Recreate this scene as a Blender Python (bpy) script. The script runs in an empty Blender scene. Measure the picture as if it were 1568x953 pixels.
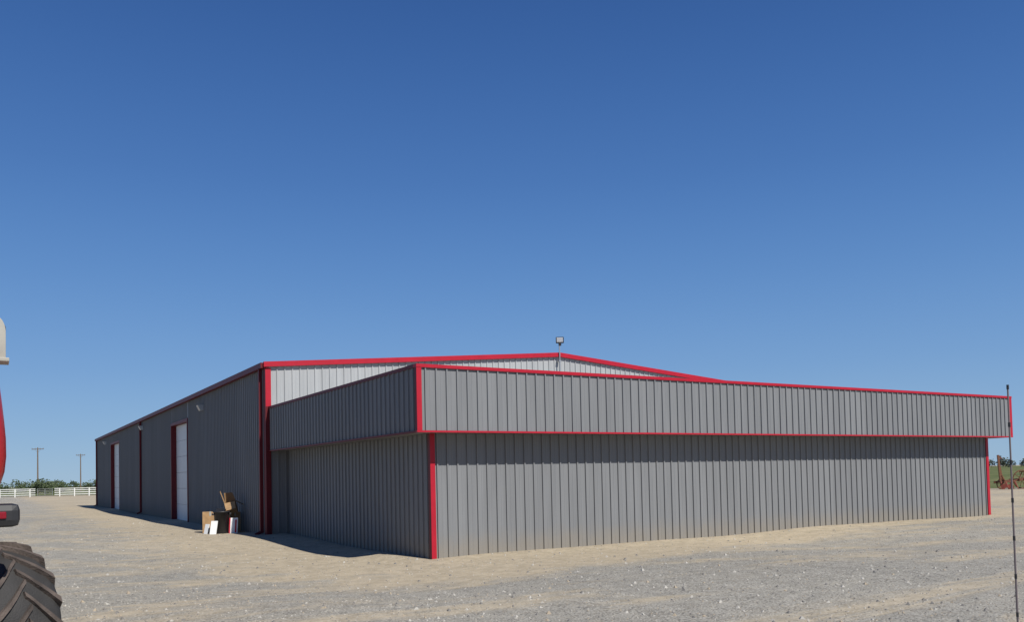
import bpy, bmesh, math, random
from mathutils import Vector, Matrix, Euler
random.seed(7)
rad=math.radians
sc=bpy.context.scene
sc.view_settings.view_transform='Standard'; sc.view_settings.look='None'; sc.view_settings.exposure=0
FW=(0.524,0.852); RT=(0.852,-0.524)
def W(D,l,z=0): return Vector((D*FW[0]+l*RT[0], D*FW[1]+l*RT[1], z))
# ---------------- materials ----------------
def mat(name,col=(.5,.5,.5),rough=.6,metal=0,var=.0,vscale=3,bump=0,bscale=60,spec=.5):
    m=bpy.data.materials.new(name); m.use_nodes=True
    nt=m.node_tree; b=nt.nodes['Principled BSDF']
    b.inputs['Base Color'].default_value=(*col,1); b.inputs['Roughness'].default_value=rough
    b.inputs['Metallic'].default_value=metal; b.inputs['Specular IOR Level'].default_value=spec
    g=nt.nodes.new('ShaderNodeNewGeometry')
    if var:
        n=nt.nodes.new('ShaderNodeTexNoise'); n.inputs['Scale'].default_value=vscale; n.inputs['Detail'].default_value=6
        nt.links.new(g.outputs['Position'],n.inputs['Vector'])
        mr=nt.nodes.new('ShaderNodeMapRange'); mr.inputs[1].default_value=.3; mr.inputs[2].default_value=.7
        mr.inputs[3].default_value=1-var; mr.inputs[4].default_value=1+var
        nt.links.new(n.outputs[0],mr.inputs[0])
        mx=nt.nodes.new('ShaderNodeVectorMath'); mx.operation='SCALE'
        mx.inputs[0].default_value=col; nt.links.new(mr.outputs[0],mx.inputs['Scale'])
        nt.links.new(mx.outputs[0],b.inputs['Base Color'])
    if bump:
        n2=nt.nodes.new('ShaderNodeTexNoise'); n2.inputs['Scale'].default_value=bscale
        nt.links.new(g.outputs['Position'],n2.inputs['Vector'])
        bp=nt.nodes.new('ShaderNodeBump'); bp.inputs['Strength'].default_value=bump; bp.inputs['Distance'].default_value=.02
        nt.links.new(n2.outputs[0],bp.inputs['Height']); nt.links.new(bp.outputs[0],b.inputs['Normal'])
    return m
class NB:
    def __init__(s,m): s.nt=m.node_tree
    def v(s,x,inp):
        if isinstance(x,bpy.types.NodeSocket): s.nt.links.new(x,inp)
        else: inp.default_value=x
    def math(s,op,a,b=0,c=0,clamp=False):
        n=s.nt.nodes.new('ShaderNodeMath'); n.operation=op; n.use_clamp=clamp
        s.v(a,n.inputs[0]); s.v(b,n.inputs[1]); s.v(c,n.inputs[2]); return n.outputs[0]
    def noise(s,vec,scale,detail=5,rough=.55,dist=0):
        n=s.nt.nodes.new('ShaderNodeTexNoise'); n.inputs['Scale'].default_value=scale
        n.inputs['Detail'].default_value=detail; n.inputs['Roughness'].default_value=rough; n.inputs['Distortion'].default_value=dist
        s.nt.links.new(vec,n.inputs['Vector']); return n.outputs[0]
    def mr(s,x,a,b,c=0,d=1,smooth=True):
        n=s.nt.nodes.new('ShaderNodeMapRange'); n.interpolation_type='SMOOTHSTEP' if smooth else 'LINEAR'
        s.v(x,n.inputs[0])
        for i,q in enumerate((a,b,c,d)): n.inputs[i+1].default_value=q
        return n.outputs[0]
    def mix(s,f,a,b,mode='MIX'):
        n=s.nt.nodes.new('ShaderNodeMix'); n.data_type='RGBA'; n.blend_type=mode
        s.v(f,n.inputs[0])
        for i,x in ((6,a),(7,b)):
            if isinstance(x,tuple): n.inputs[i].default_value=(*x,1)
            else: s.nt.links.new(x,n.inputs[i])
        return n.outputs[2]
    def mapv(s,vec,sc=(1,1,1),rot=0):
        n=s.nt.nodes.new('ShaderNodeMapping'); n.inputs['Scale'].default_value=sc; n.inputs['Rotation'].default_value=(0,0,rot)
        s.nt.links.new(vec,n.inputs['Vector']); return n.outputs[0]

def panel_mat(name,col,rough=.52):
    m=mat(name,col,rough,spec=.22); nb=NB(m); nt=m.node_tree; b=nt.nodes['Principled BSDF']
    g=nt.nodes.new('ShaderNodeNewGeometry'); P=g.outputs['Position']
    sp=nt.nodes.new('ShaderNodeSeparateXYZ'); nt.links.new(P,sp.inputs[0]); X,Y,Z=sp.outputs
    s=nb.math('FLOOR',nb.math('DIVIDE',nb.math('ADD',X,Y),.916))
    wn=nt.nodes.new('ShaderNodeTexWhiteNoise'); wn.noise_dimensions='1D'; nt.links.new(s,wn.inputs['W'])
    f=nb.mr(wn.outputs[0],0,1,.955,1.045,False)
    st=nb.noise(nb.mapv(P,(6,6,.5)),1.0,5)
    f2=nb.mr(st,.3,.7,.94,1.05)
    f3=nb.math('MULTIPLY',f,f2)
    vm=nt.nodes.new('ShaderNodeVectorMath'); vm.operation='SCALE'; vm.inputs[0].default_value=col; nt.links.new(f3,vm.inputs['Scale'])
    dn=nb.noise(P,2.5,5)
    h=nb.math('ADD',Z,nb.math('MULTIPLY',dn,-.45))
    dust=nb.mr(h,-.2,.35,.45,0)
    c=nb.mix(dust,vm.outputs[0],(.28,.235,.17))
    nt.links.new(c,b.inputs['Base Color'])
    nt.links.new(nb.mr(st,.3,.7,rough-.06,rough+.12),b.inputs['Roughness'])
    return m
M_grey=panel_mat('grey_panel',(.200,.206,.214))
M_light=panel_mat('light_panel',(.36,.37,.375))
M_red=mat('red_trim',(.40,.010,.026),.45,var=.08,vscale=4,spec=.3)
M_red_shade=mat('red_trim_shaded',(.12,.009,.014),.5,var=.1,spec=.3)  # trim red with shade put into its colour, mainly for the left side
M_roof=mat('roof_metal',(.35,.35,.35),.45,.2,var=.06)
M_soff=mat('soffit',(.2,.2,.2),.6)
M_door=mat('door_white',(.62,.63,.63),.5,var=.04)
M_black=mat('black_plastic',(.018,.018,.02),.5,var=.2)
M_lens=mat('lamp_lens',(.75,.77,.78),.2)
M_galv=mat('galvanised',(.4,.41,.42),.4,.6,var=.1)
M_rod=mat('rod_fibreglass',(.16,.13,.13),.6)
M_card=mat('cardboard',(.38,.235,.115),.85,var=.15,vscale=8)
M_card2=mat('cardboard_dark',(.24,.14,.06),.85,var=.15,vscale=8)
M_white=mat('white_paint',(.78,.78,.76),.5,var=.05)
M_fence=mat('fence_white',(.66,.66,.63),.7,var=.12)
M_wood=mat('pole_wood',(.17,.12,.08),.9,var=.2)
M_rust=mat('rust',(.16,.065,.035),.9,var=.4,vscale=9,bump=.4)
M_rred=mat('faded_red',(.24,.055,.035),.7,var=.3,vscale=6)
M_tyre=mat('tyre_rubber',(.035,.033,.032),.75,var=.3,vscale=5,bump=.3,bscale=90)
M_lug=mat('dusty_lug',(.08,.062,.052),.85,var=.45,vscale=9,bump=.4,bscale=70)
M_cred=mat('machine_red',(.34,.012,.012),.3,var=.06)
M_beige=mat('beige_plastic',(.40,.38,.33),.5,var=.15)
M_rlens=mat('red_lens',(.22,.005,.015),.15)
M_rim=mat('wheel_rim',(.5,.48,.42),.5,var=.1)
def leafmat(name,c1,c2):
    m=mat(name,c1,.7); nb=NB(m); g=m.node_tree.nodes.new('ShaderNodeNewGeometry')
    n=nb.noise(g.outputs['Position'],.5,4)
    c=nb.mix(nb.mr(n,.35,.65),c1,c2); m.node_tree.links.new(c,m.node_tree.nodes['Principled BSDF'].inputs['Base Color']); return m
M_leaf=leafmat('foliage',(.045,.065,.028),(.09,.12,.05))
M_leaf2=leafmat('foliage_far',(.05,.065,.045),(.085,.10,.06))

# ---------------- mesh helpers ----------------
def empty(name,loc=(0,0,0),rz=0):
    o=bpy.data.objects.new(name,None); o.location=loc; o.rotation_euler=(0,0,rz); o.empty_display_size=.2
    sc.collection.objects.link(o); return o
def mesh(name,vs,fs,m,parent=None,smooth=False,mats=None,mi=None):
    me=bpy.data.meshes.new(name); me.from_pydata([tuple(v) for v in vs],[],fs); me.update()
    o=bpy.data.objects.new(name,me); sc.collection.objects.link(o)
    for q in (mats or [m]): me.materials.append(q)
    if mi: me.polygons.foreach_set('material_index',mi)
    if smooth: me.polygons.foreach_set('use_smooth',[True]*len(me.polygons))
    if parent: o.parent=parent
    return o
def box(name,a,b,m,parent=None,bev=0,rot=None,loc=None):
    bm=bmesh.new(); bmesh.ops.create_cube(bm,size=1)
    c=[(a[i]+b[i])/2 for i in range(3)]; s=[abs(b[i]-a[i]) for i in range(3)]
    for v in bm.verts: v.co=Vector((v.co.x*s[0],v.co.y*s[1],v.co.z*s[2]))
    if bev: bmesh.ops.bevel(bm,geom=list(bm.edges),offset=bev,segments=2,affect='EDGES',profile=.6)
    if rot: bmesh.ops.rotate(bm,verts=bm.verts,matrix=Euler(rot).to_matrix())
    bmesh.ops.translate(bm,verts=bm.verts,vec=c)
    me=bpy.data.meshes.new(name); bm.to_mesh(me); bm.free(); me.materials.append(m)
    o=bpy.data.objects.new(name,me); sc.collection.objects.link(o)
    if parent: o.parent=parent
    return o
def beamdata(p0,p1,w,h,up=Vector((0,0,1))):
    p0=Vector(p0);p1=Vector(p1); d=(p1-p0).normalized(); s=d.cross(up)
    if s.length<.01: s=d.cross(Vector((1,0,0)))
    s.normalize(); u=s.cross(d).normalized(); vs=[]
    for p in (p0,p1):
        for i,j in ((-1,-1),(1,-1),(1,1),(-1,1)): vs.append(p+s*i*w/2+u*j*h/2)
    return vs,[(3,2,1,0),(4,5,6,7),(0,1,5,4),(1,2,6,5),(2,3,7,6),(3,0,4,7)]
def beam(name,p0,p1,w,h,m,parent=None):
    v,f=beamdata(p0,p1,w,h); return mesh(name,v,f,m,parent)
def multi(name,parts,m,parent=None,smooth=False):
    V=[];F=[]
    for v,f in parts:
        n=len(V); V+=list(v); F+=[tuple(i+n for i in q) for q in f]
    return mesh(name,V,F,m,parent,smooth)
def tubedata(p0,p1,r0,r1=None,n=12):
    r1=r0 if r1 is None else r1
    p0=Vector(p0);p1=Vector(p1); d=(p1-p0).normalized(); s=d.orthogonal().normalized(); u=d.cross(s)
    vs=[]
    for p,r in ((p0,r0),(p1,r1)):
        for i in range(n):
            a=2*math.pi*i/n; vs.append(p+(s*math.cos(a)+u*math.sin(a))*r)
    fs=[(i,(i+1)%n,n+(i+1)%n,n+i) for i in range(n)]+[tuple(range(n-1,-1,-1)),tuple(range(n,2*n))]
    return vs,fs
def tube(name,p0,p1,r,m,parent=None,r1=None,n=12):
    v,f=tubedata(p0,p1,r,r1,n); return mesh(name,v,f,m,parent)
PITCH=.229
def ribbed(name,p0,p1,z0,z1,nrm,m,parent,phase=.06):
    """real trapezoid-rib sheet metal; z1 is number or function of distance along"""
    p0=Vector((p0[0],p0[1],0));p1=Vector((p1[0],p1[1],0)); L=(p1-p0).length; d=(p1-p0)/L; n=Vector((nrm[0],nrm[1],0))
    prof=[(0,0),(.006,.030),(.034,.030),(.040,0),(.115,0),(.119,.003),(.135,.003),(.139,0)]
    pts=[(0,0)]; k=0
    while True:
        s=phase+k*PITCH
        if s+.16>L: break
        for a,b in prof: pts.append((s+a,b))
        k+=1
    pts.append((L,0))
    f1=z1 if callable(z1) else (lambda s:z1)
    vs=[];fs=[]
    flip=d.cross(Vector((0,0,1))).dot(n)<0
    for s,o in pts:
        q=p0+d*s+n*o
        vs.append((q.x,q.y,z0)); vs.append((q.x,q.y,f1(s)))
    for i in range(len(pts)-1):
        q=(2*i,2*i+2,2*i+3,2*i+1); fs.append(q[::-1] if flip else q)
    return mesh(name,vs,fs,m,parent)

# ---------------- building ----------------
B=empty('metal_farm_building')
XL,XR,YG,YE=6.83,27.50,24.64,70.6; XM=(XL+XR)/2; ZE=5.0; ZR=5.86
def zr(x): return ZE+(ZR-ZE)*(1-abs(x-XM)/(XM-XL))
d1=(36.3,39.8,4.13); d2=(57.7,61.9,4.25)
ribbed('side_wall_a',(XL,YG),(XL,d1[0]),0,ZE,(-1,0),M_grey,B)
ribbed('side_wall_b',(XL,d1[1]),(XL,d2[0]),0,ZE,(-1,0),M_grey,B)
ribbed('side_wall_c',(XL,d2[1]),(XL,YE),0,ZE,(-1,0),M_grey,B)
for i,d in enumerate((d1,d2)):
    ribbed('over_door_%d'%i,(XL,d[0]),(XL,d[1]),d[2],ZE,(-1,0),M_grey,B)
    n=6; hh=d[2]/n
    for k in range(n):
        box('door_%d_section_%d'%(i,k),(XL+.19,d[0],k*hh+.005),(XL+.24,d[1],(k+1)*hh-.005),M_door,B,.004)
    box('door_%d_jamb_far'%i,(XL-.035,d[1],0),(XL+.25,d[1]+.12,d[2]+.12),M_red_shade,B)
    box('door_%d_jamb_near'%i,(XL-.035,d[0]-.12,0),(XL+.25,d[0],d[2]+.12),M_red_shade,B)
    box('door_%d_head'%i,(XL-.035,d[0],d[2]),(XL+.25,d[1],d[2]+.12),M_red_shade,B)
ribbed('gable_lower',(XL,YG),(XR,YG),0,3.5,(0,-1),M_grey,B)
ribbed('gable_upper',(XL,YG),(XR,YG),3.5,lambda s: zr(XL+s),(0,-1),M_light,B)
ribbed('side_wall_right',(XR,YG),(XR,YE),0,ZE,(1,0),M_grey,B)
mesh('rear_wall',[(XL,YE,0),(XR,YE,0),(XR,YE,ZE),(XM,YE,ZR),(XL,YE,ZE)],[(0,1,2,3,4)],M_grey,B)
def slab(x0,z0,x1,z1,y0,y1,t,name):
    vs=[(x0,y0,z0),(x1,y0,z1),(x1,y1,z1),(x0,y1,z0),(x0,y0,z0+t),(x1,y0,z1+t),(x1,y1,z1+t),(x0,y1,z0+t)]
    mesh(name,vs,[(3,2,1,0),(4,5,6,7),(0,1,5,4),(1,2,6,5),(2,3,7,6),(3,0,4,7)],M_roof,B)
slab(XL-.06,ZE+.003,XM,ZR+.003,YG-.03,YE+.03,.05,'roof_left')
slab(XM,ZR+.003,XR+.06,ZE+.003,YG-.03,YE+.03,.05,'roof_right')
for nm,ya,yb in (('front',YG-.12,YG-.035),('rear',YE+.035,YE+.1)):
    for sd,xa,xb in (('l',XL-.10,XM),('r',XM,XR+.10)):
        za,zb=(ZE-.004,ZR) if sd=='l' else (ZR,ZE-.004)
        vs=[(xa,ya,za-.08),(xb,ya,zb-.08),(xb,yb,zb-.08),(xa,yb,za-.08),(xa,ya,za+.07),(xb,ya,zb+.07),(xb,yb,zb+.07),(xa,yb,za+.07)]
        mesh('rake_%s_%s'%(nm,sd),vs,[(3,2,1,0),(4,5,6,7),(0,1,5,4),(1,2,6,5),(2,3,7,6),(3,0,4,7)],M_red,B)
box('eave_gutter',(XL-.17,YG-.03,ZE-.11),(XL-.035,YE+.03,ZE+.045),M_red_shade,B)
box('eave_gutter_right',(XR+.035,YG-.03,ZE-.11),(XR+.17,YE+.03,ZE+.045),M_red_shade,B)
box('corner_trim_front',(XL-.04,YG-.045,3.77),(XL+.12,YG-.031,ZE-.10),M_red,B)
box('corner_trim_lower',(XL-.04,YG-.045,0),(XL+.10,YG-.031,3.767),M_red_shade,B)  # same red trim continued, its shaded look painted in by the darker red
box('corner_trim_side',(XL-.05,YG-.045,0),(XL-.04,YG+.16,ZE-.11),M_red_shade,B)
box('corner_trim_rear',(XL-.05,YE-.14,0),(XL-.035,YE+.04,ZE-.11),M_red_shade,B)
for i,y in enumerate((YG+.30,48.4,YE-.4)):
    box('downspout_%d'%i,(XL-.14,y,.1),(XL-.04,y+.1,ZE-.11),M_red_shade,B,.01)
    beam('downspout_kick_%d'%i,(XL-.09,y+.05,.13),(XL-.28,y+.05,.05),.09,.08,M_red_shade,B)
for i,(y,z) in enumerate(((33.2,4.42),(48.0,4.55),(64.6,4.5))):
    vs=[(XL-.03,y-.16,z-.11),(XL-.03,y+.16,z-.11),(XL-.03,y+.16,z+.11),(XL-.03,y-.16,z+.11),
        (XL-.14,y-.15,z-.11),(XL-.14,y+.15,z-.11),(XL-.24,y+.15,z+.09),(XL-.24,y-.15,z+.09)]
    vs=[Vector(v) for v in vs]
    mesh('wall_light_%d'%i,vs,[(0,1,2,3),(7,6,5,4),(0,4,5,1),(1,5,6,2),(2,6,7,3),(3,7,4,0)],M_galv,B)
# lean-to
WX0,WX1,WY=7.45,27.20,15.19; FX0,FX1,FY=6.90,27.55,14.59; FB,FT=2.48,3.74
ribbed('front_wall',(WX0,WY),(WX1,WY),-.03,FB,(0,-1),M_grey,B,.11)
ribbed('left_wall',(WX0,WY),(WX0,YG-.04),-.03,FB,(-1,0),M_grey,B,.14)
ribbed('right_wall',(WX1,WY),(WX1,YG-.04),-.03,FB,(1,0),M_grey,B)
ribbed('fascia_front',(FX0,FY),(FX1,FY),FB,FT,(0,-1),M_grey,B,.14)
ribbed('fascia_left',(FX0,FY),(FX0,YG-.05),FB,FT,(-1,0),M_grey,B,.14)
ribbed('fascia_right',(FX1,FY),(FX1,YG-.05),FB,FT,(1,0),M_grey,B)
mesh('soffit_panel',[(FX0,FY,FB+.005),(FX1,FY,FB+.005),(FX1,YG-.05,FB+.005),(FX0,YG-.05,FB+.005)],[(0,3,2,1)],M_soff,B)
mesh('lean_to_roof',[(FX0+.01,FY+.01,3.45),(FX1-.01,FY+.01,3.45),(FX1-.01,YG-.05,3.62),(FX0+.01,YG-.05,3.62)],[(0,1,2,3)],M_roof,B)
mesh('parapet_back',[(FX0+.01,FY+.08,3.4),(FX1-.01,FY+.08,3.4),(FX1-.01,FY+.08,FT),(FX0+.01,FY+.08,FT)],[(0,1,2,3)],M_grey,B)
e=.04
box('cap_front',(FX0-e,FY-e-.005,FT-.035),(FX1+e,FY+.1,FT+.03),M_red,B)
box('cap_left',(FX0-e,FY+.102,FT-.035),(FX0+.1,YG-.05,FT+.03),M_red_shade,B)
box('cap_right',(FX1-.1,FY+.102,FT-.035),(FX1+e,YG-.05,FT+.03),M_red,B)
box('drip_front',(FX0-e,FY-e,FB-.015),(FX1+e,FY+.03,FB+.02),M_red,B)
box('drip_left',(FX0-e,FY+.032,FB-.015),(FX0+.03,YG-.05,FB+.02),M_red_shade,B)
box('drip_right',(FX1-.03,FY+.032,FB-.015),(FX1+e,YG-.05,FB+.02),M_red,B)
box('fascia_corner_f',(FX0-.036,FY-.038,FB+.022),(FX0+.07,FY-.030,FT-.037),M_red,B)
box('fascia_corner_s',(FX0-.036,FY-.028,FB+.022),(FX0-.031,FY+.06,FT-.037),M_red_shade,B)
box('fascia_corner_fr',(FX1-.10,FY-.038,FB+.022),(FX1+.036,FY-.030,FT-.037),M_red,B)
box('wall_corner_f',(WX0-.036,WY-.038,-.03),(WX0+.07,WY-.031,FB-.002),M_red,B)
box('wall_corner_s',(WX0-.036,WY-.030,-.03),(WX0-.031,WY+.07,FB-.002),M_red_shade,B)
box('wall_corner_fr',(WX1-.10,WY-.038,-.03),(WX1+.036,WY-.031,FB-.002),M_red,B)
px,py=17.12,YG-.16
tube('conduit',(px,py,5.02),(px,py,6.28),.024,M_galv,B)
box('conduit_box',(px-.06,py-.05,5.05),(px+.06,py+.12,5.2),M_galv,B,.01)
box('conduit_clamp',(px-.05,py-.03,5.6),(px+.05,py+.12,5.64),M_galv,B)
fl=empty('flood_light_head',(px,py-.03,6.36),rad(-35)); fl.parent=B
box('flood_housing',(-.14,-.02,-.11),(.14,.06,.11),M_black,fl,.02,rot=(rad(28),0,0))
box('flood_glass',(-.11,-.05,-.08),(.11,-.03,.08),M_lens,fl,.005,rot=(rad(28),0,0))
box('flood_yoke',(-.05,-.01,-.2),(.05,.03,-.06),M_black,fl,.005)

# ---------------- ground ----------------
def axis():
    a=[]; x=-12.
    while x<34: a.append(x); x+=.3
    st=.4
    while x<4000: a.append(x); x+=st; st*=1.22
    b=[];x=-12.3;st=.4
    while x>-4000: b.append(x); x-=st; st*=1.22
    return b[::-1]+a
ax=axis(); ay=axis()
random.seed(3)
waves=[(random.uniform(.25,1.6),random.uniform(0,6.28),random.uniform(0,6.28)) for _ in range(14)]
def gz(x,y):
    z=0
    for k,a,p in waves: z+=math.sin((x*math.cos(a)+y*math.sin(a))*k+p)*.010/(k+.3)
    dx=max(WX0-x,0,x-WX1); dy=max(WY-y,0)
    d=math.hypot(dx,dy)
    z+= .035*math.exp(-((d-.25)/.3)**2) if y<YG and d>0 else 0
    r=math.hypot(x-10,y-20)
    f=1 if r<60 else max(0,1-(r-60)/60)
    return z*f
vs=[(x,y,gz(x,y)) for y in ay for x in ax]; nx=len(ax)
fs=[(j*nx+i,j*nx+i+1,(j+1)*nx+i+1,(j+1)*nx+i) for j in range(len(ay)-1) for i in range(nx-1)]
M_g=mat('ground_gravel_dirt',(.35,.32,.27),.95,spec=.15); nb=NB(M_g); nt=M_g.node_tree; bs=nt.nodes['Principled BSDF']
g=nt.nodes.new('ShaderNodeNewGeometry'); P=g.outputs['Position']
sp=nt.nodes.new('ShaderNodeSeparateXYZ'); nt.links.new(P,sp.inputs[0]); X,Y,Z=sp.outputs
ddx=nb.math('MAXIMUM',nb.math('SUBTRACT',6.9,X),0); ddy=nb.math('MAXIMUM',nb.math('SUBTRACT',15.1,Y),0)
dist=nb.math('SQRT',nb.math('ADD',nb.math('MULTIPLY',ddx,ddx),nb.math('MULTIPLY',ddy,ddy)))
n1=nb.noise(nb.mapv(P,(.22,.6,1),rad(20)),1,6,.6,.5)
n2=nb.noise(nb.mapv(P,(.9,.9,1)),1,7,.65,.3)
edge=nb.math('ADD',nb.math('MULTIPLY',nb.math('SUBTRACT',n1,.5),6),nb.math('MULTIPLY',nb.math('SUBTRACT',n2,.5),4.5))
lim=nb.mr(X,8,26,3.2,.6)
m1=nb.mr(nb.math('SUBTRACT',nb.math('ADD',dist,edge),lim),-.8,1.0,1,0)
m2=nb.mr(nb.noise(nb.mapv(P,(.14,.6,1),rad(-35)),1,8,.68,.8),.49,.61,0,.75)
# worn wheel tracks sweeping round the corner of the building
tx=nb.math('SUBTRACT',X,27); ty=nb.math('SUBTRACT',Y,38)
rr=nb.math('SQRT',nb.math('ADD',nb.math('MULTIPLY',tx,tx),nb.math('MULTIPLY',ty,ty)))
rr=nb.math('ADD',rr,nb.math('MULTIPLY',nb.math('SUBTRACT',nb.noise(nb.mapv(P,(.12,.12,1)),1,3),.5),3.0))
trk=None
for R0 in (25.6,27.5,29.3,31.2):
    t=nb.mr(nb.math('ABSOLUTE',nb.math('SUBTRACT',rr,R0)),.12,.5,1,0)
    trk=t if trk is None else nb.math('MAXIMUM',trk,t)
trk=nb.math('MULTIPLY',trk,nb.mr(n2,.38,.62,.15,.85))
dirt=nb.math('MAXIMUM',nb.math('MAXIMUM',m1,m2),trk)
fine=nb.noise(P,38,4,.7); fine2=nb.noise(P,11,4,.65); mid=nb.noise(P,3.2,5,.7)
vor=nt.nodes.new('ShaderNodeTexVoronoi'); vor.inputs['Scale'].default_value=26; nt.links.new(P,vor.inputs['Vector'])
grc=nb.mix(nb.mr(fine,.36,.64),(.15,.142,.125),(.56,.53,.465))
grc=nb.mix(nb.math('MULTIPLY',nb.mr(vor.outputs['Color'],.3,.9),.5),grc,(.47,.445,.385))
grc=nb.mix(nb.mr(fine2,.45,.75,0,.4),grc,(.41,.365,.285))
dc=nb.mix(nb.mr(fine2,.3,.7),(.46,.375,.25),(.56,.47,.335))
dc=nb.mix(nb.mr(fine,.55,.8,0,.4),dc,(.34,.285,.205))
c=nb.mix(nb.math('MULTIPLY',dirt,nb.mr(fine,.2,.7,1,.68)),grc,dc)
big=nb.noise(nb.mapv(P,(.12,.12,1)),1,5,.6)
c=nb.mix(1.0,c,nb.mix(nb.mr(big,.3,.7),(.90,.90,.90),(1.04,1.03,1.01)),'MULTIPLY')
c=nb.mix(1.0,c,nb.mix(nb.mr(mid,.35,.65),(.86,.86,.86),(1.06,1.06,1.06)),'MULTIPLY')
nt.links.new(c,bs.inputs['Base Color'])
hgt=nb.math('ADD',nb.math('MULTIPLY',fine,nb.mr(dirt,0,1,1,.35)),nb.math('MULTIPLY',fine2,.6))
bp=nt.nodes.new('ShaderNodeBump'); bp.inputs['Strength'].default_value=.75; bp.inputs['Distance'].default_value=.03
nt.links.new(hgt,bp.inputs['Height']); nt.links.new(bp.outputs[0],bs.inputs['Normal'])
mesh('ground',vs,fs,M_g,smooth=True)

random.seed(11)
V=[];F=[];MI=[]
stm=[mat('stone_a',(.42,.40,.355),.9),mat('stone_b',(.19,.18,.165),.9),mat('stone_c',(.36,.30,.22),.9)]
cnt=0
while cnt<30000:
    D=6+34*random.random()**1.6; l=(random.random()*2-1)*(D*.72+1)
    p=W(D,l)
    if p.x>WX0-.3 and p.y>WY-.15: continue
    if p.x>XL-.2 and p.y>YG-1: continue
    s=random.uniform(.005,.014)*(1+1.2*(random.random()**10)*2)
    n=len(V); z=gz(p.x,p.y)
    r=[random.uniform(.6,1.2) for _ in range(6)]; a=random.random()*3
    ca,sa=math.cos(a)*s,math.sin(a)*s
    V+=[(p.x+ca*r[0],p.y+sa*r[0],z-s*.1),(p.x-sa*r[1],p.y+ca*r[1],z-s*.1),(p.x-ca*r[2],p.y-sa*r[2],z-s*.1),(p.x+sa*r[3],p.y-ca*r[3],z-s*.1),(p.x,p.y,z+s*.8*r[4]),(p.x+ca*.5,p.y+sa*.3,z+s*.7*r[5])]
    F+=[(n,n+1,n+5),(n+1,n+4,n+5),(n+1,n+2,n+4),(n+2,n+3,n+4),(n+3,n,n+5),(n+3,n+5,n+4)]
    k=random.choice((0,0,1,1,2)); MI+=[k]*6; cnt+=1
mesh('gravel',V,F,None,mats=stm,mi=MI)

def grassmat():
    m=mat('grass_field_mat',(.1,.13,.04),.95,spec=.1); nb=NB(m); nt=m.node_tree
    g=nt.nodes.new('ShaderNodeNewGeometry'); n=nb.noise(nb.mapv(g.outputs['Position'],(.08,.2,1)),1,6,.65)
    c=nb.mix(nb.mr(n,.35,.65),(.075,.105,.035),(.19,.19,.08)); nt.links.new(c,nt.nodes['Principled BSDF'].inputs['Base Color']); return m
M_gr=grassmat()
def poly(name,pts,z,m): return mesh(name,[(p.x,p.y,z) for p in pts],[tuple(range(len(pts)))],m)
poly('grass_field',[W(56,22),W(62,60),W(80,120),W(900,900),W(1500,400),W(1500,0),W(200,0),W(100,20)],.04,M_gr)
poly('grass_field.001',[W(138,-20),W(1500,-20),W(1500,-1500),W(160,-220),W(140,-120)],.05,M_gr)

# ---------------- white fence ----------------
fe=empty('white_rail_fence')
parts=[]
a=W(118,-135); b=W(134,-40); n=46
def lerp(a,b,t): return a+(b-a)*t
gate=(.660,.688)
for i in range(n+1):
    t=i/n; p=lerp(a,b,t)
    if gate[0]<t<gate[1]: continue
    parts.append(beamdata((p.x,p.y,0),(p.x,p.y,1.3),.14,.14))
for z in (.3,.62,.94,1.22):
    for t0,t1 in ((0,gate[0]),(gate[1],1)):
        p,q=lerp(a,b,t0),lerp(a,b,t1); parts.append(beamdata((p.x,p.y,z),(q.x,q.y,z),.04,.12))
multi('posts_and_rails',parts,M_fence,fe)
ga=empty('farm_gate'); p,q=lerp(a,b,gate[0]+.003),lerp(a,b,gate[1]-.003); parts=[]
for z in (.2,.45,.7,.95,1.2): parts.append(tubedata((p.x,p.y,z),(q.x,q.y,z),.03,n=6))
for t in (0,.5,1):
    r=lerp(p,q,t); parts.append(tubedata((r.x,r.y,.2),(r.x,r.y,1.2),.03,n=6))
multi('gate_tubes',parts,M_galv,ga)
def upole(D,l,h,arm):
    u=empty('utility_pole',W(D,l))
    tube('pole',(0,0,0),(0,0,h),.17,M_wood,u,r1=.11,n=10)
    d=Vector((RT[0],RT[1],0))
    beam('crossarm',-d*arm+Vector((0,0,h-.35)),d*arm+Vector((0,0,h-.35)),.12,.14,M_wood,u)
    for s in (-1,-.45,.45,1):
        q=d*arm*s*.93; tube('insulator',(q.x,q.y,h-.28),(q.x,q.y,h-.08),.06,M_galv,u,n=8)
    beam('brace_l',Vector((0,0,h-1.1)),-d*arm*.5+Vector((0,0,h-.4)),.04,.04,M_galv,u)
    beam('brace_r',Vector((0,0,h-1.1)),d*arm*.5+Vector((0,0,h-.4)),.04,.04,M_galv,u)
upole(185,-103.5,10.1,1.3); upole(225,-114.5,10.0,1.2)
def foliage(name,trees,m,leaf,density,par=None):
    V=[];F=[]
    for (c,h,w) in trees:
        clumps=[(random.gauss(0,w*.28),random.gauss(0,w*.28),random.uniform(h*.3,h*.85),random.uniform(.22,.42)*w) for _ in range(7)]
        n=len(V); tv,tf=tubedata((c.x,c.y,0),(c.x,c.y,h*.5),.05*h*.5,.02*h,5); V+=tv; F+=[tuple(i+n for i in q) for q in tf]
        for cx,cy,cz,r in clumps:
            for _ in range(density):
                d=Vector((random.gauss(0,1),random.gauss(0,1),random.gauss(0,1))).normalized()*r*random.uniform(.6,1.08)
                q=c+Vector((cx,cy,cz))+d; q.z=max(q.z,.05)
                s=leaf*random.uniform(.5,1.3)
                a1=Vector((random.gauss(0,1),random.gauss(0,1),random.gauss(0,1))).normalized(); a2=a1.orthogonal().normalized()
                n=len(V); V+=[q+a1*s,q+a2*s*.6,q-a1*s*.8,q-a2*s*.7]; F.append((n,n+1,n+2,n+3))
    return mesh(name,V,F,m,par)
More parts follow.
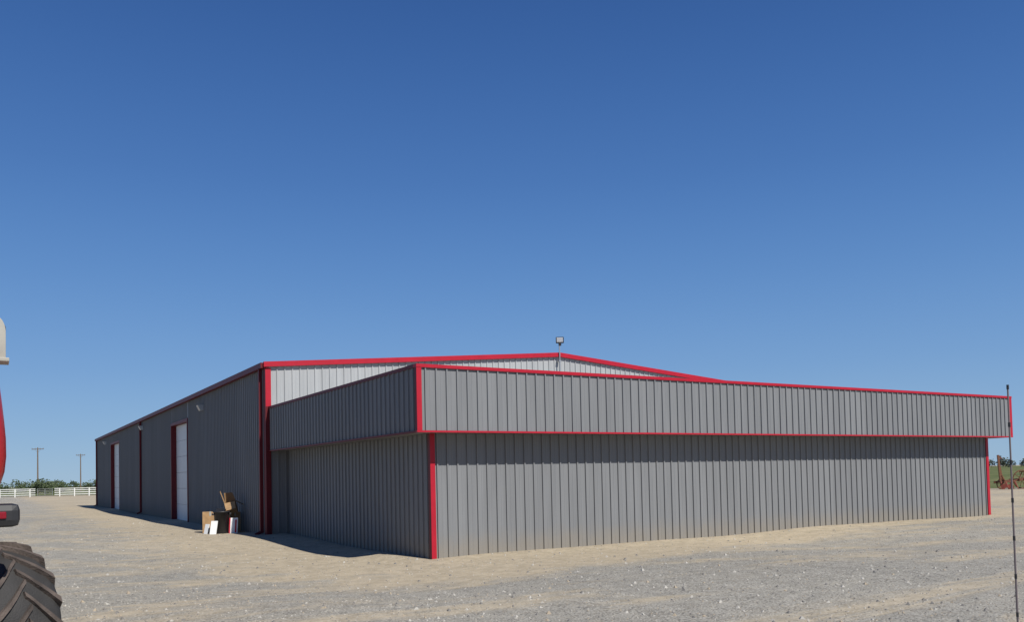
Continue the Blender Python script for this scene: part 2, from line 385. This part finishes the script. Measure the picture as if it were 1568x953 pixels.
random.seed(5)
tr=[]
for i in range(95):
    l=-250+i*2.35; tr.append((W(235+random.uniform(-3,3),l),random.uniform(2.1,2.8),3.2))
foliage('orchard_tree_row',tr,M_leaf,.28,45)
tr=[(W(175,-98.5+i*1.9+random.uniform(-.5,.5)),random.uniform(2.3,3.0),3.0) for i in range(3)]
foliage('shrub_cluster',tr,M_leaf,.2,90)
tr=[(W(520+random.uniform(-10,10),180+i*5.2),random.uniform(3.5,6.5),6) for i in range(60)]
foliage('distant_tree_line',tr,M_leaf2,.7,24)
# ---------------- antique implement ----------------
im=empty('antique_farm_implement',W(55,31.6),rad(-31.6))
def ring(c,R,r,ax='y',n=28,sec=6):
    vs=[];fs=[]
    for i in range(n):
        a=2*math.pi*i/n
        for j in range(sec):
            b=2*math.pi*j/sec; rr=R+r*math.cos(b)
            vs.append(Vector(c)+Vector((rr*math.cos(a),r*math.sin(b),rr*math.sin(a))))
    for i in range(n):
        for j in range(sec):
            fs.append((i*sec+j,((i+1)%n)*sec+j,((i+1)%n)*sec+(j+1)%sec,i*sec+(j+1)%sec))
    return vs,fs
def wheel(c,R,nsp=10):
    pr=[ring(c,R,.035),tubedata((c[0],c[1]-.1,c[2]),(c[0],c[1]+.1,c[2]),.07)]
    for k in range(nsp):
        a=2*math.pi*k/nsp; pr.append(tubedata(c,(c[0]+R*math.cos(a),c[1],c[2]+R*math.sin(a)),.018,n=5))
    return pr
multi('wheel_right',wheel((2.05,-.2,.62),.6),M_rust,im)
multi('wheel_left',wheel((.35,.5,.35),.32,8),M_rust,im)
multi('wheel_far',wheel((2.05,1.1,.62),.6),M_rust,im)
multi('frame',[beamdata((-.1,-.1,.45),(2.4,-.1,.75),.1,.12),beamdata((-.1,.6,.45),(2.4,.6,.75),.1,.12),beamdata((.1,-.3,.5),(.1,.9,.5),.1,.1),beamdata((1.1,-.3,.62),(1.1,.9,.62),.1,.1),tubedata((2.05,-.3,.62),(2.05,1.2,.62),.04)],M_rust,im)
multi('levers',[beamdata((.05,.1,.5),(-.05,.1,2.25),.09,.12),beamdata((.3,.3,.5),(.12,.3,1.7),.06,.08),beamdata((-.05,.1,2.2),(.18,.1,2.0),.06,.08),beamdata((.0,.1,1.2),(.35,.2,.6),.07,.07)],M_rust,im)
multi('shares',[tubedata((x,-.1,.5),(x+.12,-.3,.02),.06,.02,6) for x in (-.05,.25,.55,.85)]+[beamdata((x,-.2,.12),(x+.28,-.35,.3),.03,.28) for x in (-.1,.3)],M_rred,im)
multi('seat',[tubedata((1.3,.25,.62),(1.55,.25,1.1),.03,n=6),tubedata((1.55,.25,1.1),(1.55,.25,1.16),.1,.2,12)],M_rust,im)
mr_=empty('marker_rod',W(5.6,3.29))
tube('rod',(0,0,-.2),(.0,0,2.12),.0075,M_rod,mr_,r1=.0055,n=8)
for k,z in enumerate((.35,.6,.85,1.1,1.35,1.6,1.85)): tube('band_%d'%k,(0,0,z),(0,0,z+.03),.0083,M_black,mr_,n=8)
tube('tip',(0,0,2.1),(0,0,2.13),.008,M_black,mr_,n=8)

# ---------------- pile beside the wall ----------------
def cbox(name,loc,size,rz,m,tilt=(0,0),flaps=None):
    e=empty(name,loc,rz); e.rotation_euler=(tilt[0],tilt[1],rz); w,d,h=size; t=.008
    if flaps is None:
        box('carton',(-w/2,-d/2,.0),(w/2,d/2,h),m,e,.006)
        box('tape',(-.03,-d/2-.002,h-.12),(.03,d/2+.002,h+.003),M_beige,e)
    else:
        box('side_a',(-w/2,-d/2,0),(w/2,-d/2+t,h),m,e); box('side_b',(-w/2,d/2-t,0),(w/2,d/2,h),m,e)
        box('side_c',(-w/2,-d/2+t,0),(-w/2+t,d/2-t,h),m,e); box('side_d',(w/2-t,-d/2+t,0),(w/2,d/2-t,h),m,e)
        box('bottom',(-w/2+t,-d/2+t,0),(w/2-t,d/2-t,t),m,e)
        q=flaps
        mesh('flap_a',[(-w/2,-d/2,h),(w/2,-d/2,h),(w/2-.01,-d/2-q*.35,h-q*.6),(-w/2+.01,-d/2-q*.35,h-q*.6)],[(0,1,2,3)],M_card,e)
        mesh('flap_b',[(-w/2,d/2,h),(w/2,d/2,h),(w/2-.05,d/2+q*.2,h+q*.7),(-w/2+.02,d/2+q*.2,h+q*.8)],[(0,1,2,3)],m,e)
        mesh('flap_c',[(-w/2,-d/2,h),(-w/2,d/2,h),(-w/2-q*.15,d/2-.05,h+q*1.1),(-w/2-q*.15,-d/2+.08,h+q*1.0)],[(0,1,2,3)],M_card,e)
        mesh('flap_d',[(w/2,-d/2,h),(w/2,d/2,h),(w/2+q*.6,d/2,h-q*.5),(w/2+q*.6,-d/2,h-q*.5)],[(0,1,2,3)],M_card,e)
    return e
cbox('cardboard_box',(5.88,27.75,.0),(.46,.5,.68),rad(-12),M_card)
cbox('cardboard_box',(6.52,27.5,.0),(.34,.4,.66),rad(5),M_card)
cbox('cardboard_box',(6.44,27.2,.64),(.32,.28,.36),rad(-20),M_card2,(rad(6),rad(-12)),.36)
tc=empty('trash_can',(6.00,26.75,0))
vs=[];fs=[];n=24
pr=[(.0,.0),(.17,.0),(.185,.02),(.225,.68),(.25,.68),(.25,.72),(.215,.72),(.175,.05),(0,.05)]
for r,z in pr:
    for i in range(n): vs.append((r*math.cos(6.2832*i/n)*1.0,r*math.sin(6.2832*i/n),z))
for k in range(len(pr)-1):
    for i in range(n): fs.append((k*n+i,k*n+(i+1)%n,(k+1)*n+(i+1)%n,(k+1)*n+i))
mesh('bin_body',vs,fs,M_black,tc,True)
for s in(-1,1): box('handle',(s*.25-.03,-.06,.6),(s*.25+.03,.06,.66),M_black,tc,.01)
multi('bin_trash',[beamdata((-.1,-.05,.6),(-.04,.02,.80),.2,.02),beamdata((.05,.05,.6),(.12,.02,.78),.22,.02)],M_black,tc)
def board(name,loc,w,h,rz,lean,m,extra=None):
    e=empty(name,loc,rz); e.rotation_euler=(lean,0,rz)
    box('panel',(-w/2,-.015,0),(w/2,.015,h),m,e,.003)
    if extra:
        box('stripe_a',(-w/2-.001,-.019,.0),(-w/2+.035,-.016,h),extra,e)
        box('stripe_b',(.045,-.019,.06),(w/2-.03,-.016,h-.06),extra,e)
    return e
board('white_board',(5.68,26.50,0),.2,.46,rad(-35),rad(-20),M_white)
board('white_board',(5.57,26.95,0),.16,.34,rad(-60),rad(-14),M_white)
board('red_and_white_panel',(6.28,26.50,0),.25,.52,rad(-25),rad(-14),M_white,M_red)
box('wood_scrap',(6.35,26.9,.01),(6.75,26.98,.06),M_card,None,.004,rot=(0,0,.2))

# ---------------- combine harvester (rear right corner in view) ----------------
C=empty('combine_harvester')
def tyre(name,loc,R,Wd,steer,nl=20):
    e=empty(name,loc); e.rotation_euler=(0,0,steer); e.parent=C
    h=Wd/2; n=64
    pr=[(-h*.55,R*.52),(-h*.9,R*.62),(-h,R*.76),(-h*.93,R*.88),(-h*.7,R*.935),(-h*.3,R*.955),(0,R*.96),(h*.3,R*.955),(h*.7,R*.935),(h*.93,R*.88),(h,R*.76),(h*.9,R*.62),(h*.55,R*.52)]
    vs=[];fs=[]
    for x,r in pr:
        for i in range(n): a=2*math.pi*i/n; vs.append((x,r*math.cos(a),r*math.sin(a)))
    for k in range(len(pr)-1):
        for i in range(n): fs.append((k*n+i,k*n+(i+1)%n,(k+1)*n+(i+1)%n,(k+1)*n+i))
    mesh('carcass',vs,fs,M_tyre,e,True)
    def surf(w):
        aw=abs(w)/h
        pts=[(0,.96),(.3,.955),(.7,.935),(.93,.88),(1.0,.76)]
        for (a,b),(c,d) in zip(pts,pts[1:]):
            if aw<=c: return R*(b+(d-b)*(aw-a)/(c-a))
        return R*.76
    V=[];F=[]
    for sgn in (-1,1):
        for k in range(nl):
            t0=2*math.pi*(k+(.5 if sgn>0 else 0))/nl
            st=[-.06,.1,.3,.5,.7,.88,.985]; base=len(V)
            for s in st:
                w=sgn*s*h; th=t0+ (s**.8 if s>0 else 0)*.48
                r0=surf(w)-.01; hh=R*1.0-(.035*max(0,s-.5)) if s<.95 else surf(w)+.035
                wd=.030+.014*abs(s)
                for r,q in ((r0,-wd*.62-.008),(hh,-wd*.5),(hh,wd*.5),(r0,wd*.62+.008)):
                    a=th+q/R
                    V.append((w,r*math.cos(a),r*math.sin(a)))
            m_=len(st)
            for i in range(m_-1):
                b0=base+i*4
                for j in range(3): F.append((b0+j,b0+j+1,b0+j+5,b0+j+4))
            F.append((base,base+1,base+2,base+3)); e0=base+(m_-1)*4; F.append((e0+3,e0+2,e0+1,e0))
    mesh('lugs',V,F,M_lug,e)
    v,f=tubedata((-h*.5,0,0),(h*.5,0,0),R*.53,n=32); mesh('rim',v,f,M_rim,e)
    v,f=tubedata((-h*.62,0,0),(h*.62,0,0),R*.16,n=16); mesh('hub',v,f,M_cred,e)
    return e
tyre('rear_wheel_right',(-.04,7.1,.605),.605,.52,rad(28),20)
tyre('rear_wheel_left',(-2.75,7.1,.605),.605,.52,rad(28),20)
tyre('front_wheel_right',(-.35,11.6,.95),.95,.75,0,24)
tyre('front_wheel_left',(-2.5,11.6,.95),.95,.75,0,24)
beam('rear_axle',(-.35,7.1,.62),(-2.5,7.1,.62),.16,.2,M_black,C)
beam('front_axle',(-.7,11.6,.95),(-2.2,11.6,.95),.3,.3,M_black,C)
secs=[(1.58,.030),(1.62,.055),(1.70,.078),(1.80,.088),(1.92,.086),(2.05,.075),(2.2,.060),(2.34,.045),(2.41,.02)]
def hood(y0,y1):
    vs=[];fs=[]; m_=len(secs)
    for z,x in secs:
        ins=.03+.5*max(0,z-2.1)
        ring_=[(x-.12,y0+ins),(x-.03,y0+ins+.03),(x,y0+ins+.12),(x,y1),(-2.85-x,y1),(-2.85-x,y0+ins+.12),(-2.85-x+.03,y0+ins+.03),(-2.85-x+.12,y0+ins)]
        vs+=[(a,b,z) for a,b in ring_]
    for k in range(m_-1):
        for i in range(8): fs.append((k*8+i,k*8+(i+1)%8,(k+1)*8+(i+1)%8,(k+1)*8+i))
    fs.append(tuple(range(7,-1,-1))); fs.append(tuple(range((m_-1)*8,m_*8)))
    return vs,fs
v,f=hood(6.35,9.6); mesh('rear_hood',v,f,M_cred,C,True)
box('main_body',(-2.5,7.9,1.0),(-.42,13.0,3.3),M_cred,C,.08)
box('grain_tank',(-2.5,9.2,3.3),(-.55,12.3,3.8),M_cred,C,.06)
box('cab',(-2.3,13.0,1.9),(-.7,14.6,3.7),M_black,C,.1)
box('chassis',(-2.3,7.0,.8),(-.5,12.5,1.1),M_black,C,.03)
box('chopper',(-2.4,6.6,.95),(-.45,7.6,1.58),M_black,C,.05)
box('lamp_bracket',(-.5,6.30,1.38),(.08,6.36,1.47),M_black,C,.012)
box('tail_lamp_housing',(-.12,6.26,1.345),(.160,6.38,1.495),M_black,C,.045)
box('tail_lamp_lens',(-.05,6.245,1.40),(.085,6.262,1.445),M_rlens,C,.008)
vs=[];pts=[]
for i in range(9):
    a=math.pi*i/16; pts.append((.015+.07*math.sin(a)-.0,2.62+.11*math.cos(a)))
prof=[(-.25,2.73)]+pts+[(.085,2.45),(-.25,2.45)]
n=len(prof)
vs=[(x,6.45,z) for x,z in prof]+[(x,6.62,z) for x,z in prof]
fs=[tuple(range(n-1,-1,-1)),tuple(range(n,2*n))]+[(i,(i+1)%n,n+(i+1)%n,n+i) for i in range(n)]
mesh('air_shroud',vs,fs,M_beige,C)
box('shroud_base',(-.25,6.43,2.425),(.105,6.64,2.449),M_beige,C,.004)
box('shroud_rim',(-.25,6.622,2.452),(.088,6.67,2.70),M_black,C,.02)
box('shroud_lamp',(-.06,6.40,2.455),(.05,6.448,2.50),M_rlens,C,.01)

# ---------------- light ----------------
EL=rad(44); sd=Vector((.17,-1,0)).normalized()
sv=Vector((sd.x*math.cos(EL),sd.y*math.cos(EL),math.sin(EL)))
ld=bpy.data.lights.new('sun','SUN'); ld.energy=4.9; ld.angle=rad(.53); ld.color=(1,.965,.90)
lo=bpy.data.objects.new('sun',ld); lo.rotation_euler=(-sv).to_track_quat('-Z','Y').to_euler(); lo.location=(0,-20,40); sc.collection.objects.link(lo)
w=bpy.data.worlds.new('World'); sc.world=w; w.use_nodes=True; nt=w.node_tree
bg=nt.nodes['Background']; sk=nt.nodes.new('ShaderNodeTexSky'); sk.sky_type='NISHITA'; sk.sun_disc=False
sk.sun_elevation=EL; sk.sun_rotation=math.atan2(sd.x,sd.y); sk.air_density=1.0; sk.dust_density=.0; sk.ozone_density=5.0; sk.altitude=600
# clear-day haze gradient by elevation, blended with the physical sky
S=.09
tcd=nt.nodes.new('ShaderNodeTexCoord'); sx=nt.nodes.new('ShaderNodeSeparateXYZ'); nt.links.new(tcd.outputs['Generated'],sx.inputs[0])
cr=nt.nodes.new('ShaderNodeValToRGB'); nt.links.new(sx.outputs[2],cr.inputs[0]); cr.color_ramp.interpolation='B_SPLINE'
stops=[(0.0,(.30,.46,.64)),(.05,(.25,.42,.645)),(.12,(.180,.350,.635)),(.22,(.112,.265,.575)),(.33,(.066,.183,.475)),(.48,(.034,.112,.345)),(.62,(.022,.072,.25)),(1.0,(.010,.038,.14))]
el=cr.color_ramp.elements
el[0].position=stops[0][0]; el[0].color=(*stops[0][1],1); el[1].position=1; el[1].color=(*stops[-1][1],1)
for p_,c_ in stops[1:-1]:
    k=el.new(p_); k.color=(*c_,1)
scl=nt.nodes.new('ShaderNodeVectorMath'); scl.operation='SCALE'; scl.inputs['Scale'].default_value=1/S; nt.links.new(cr.outputs[0],scl.inputs[0])
mx=nt.nodes.new('ShaderNodeMix'); mx.data_type='RGBA'; mx.inputs[0].default_value=.90
nt.links.new(sk.outputs[0],mx.inputs[6]); nt.links.new(scl.outputs[0],mx.inputs[7])
nt.links.new(mx.outputs[2],bg.inputs['Color']); bg.inputs['Strength'].default_value=S
# ---------------- camera ----------------
cd=bpy.data.cameras.new('camera'); cd.sensor_fit='HORIZONTAL'; cd.sensor_width=36
cd.lens=29.82
cd.shift_y=.1323; cd.clip_end=10000; cd.clip_start=.05
co=bpy.data.objects.new('camera',cd); sc.collection.objects.link(co)
Mx=Matrix.Rotation(rad(-31.6),4,'Z')@Matrix.Rotation(rad(92),4,'X')@Matrix.Rotation(rad(-1.28),4,'Z')
co.matrix_world=Matrix.Translation((0,0,1.6))@Mx
sc.camera=co
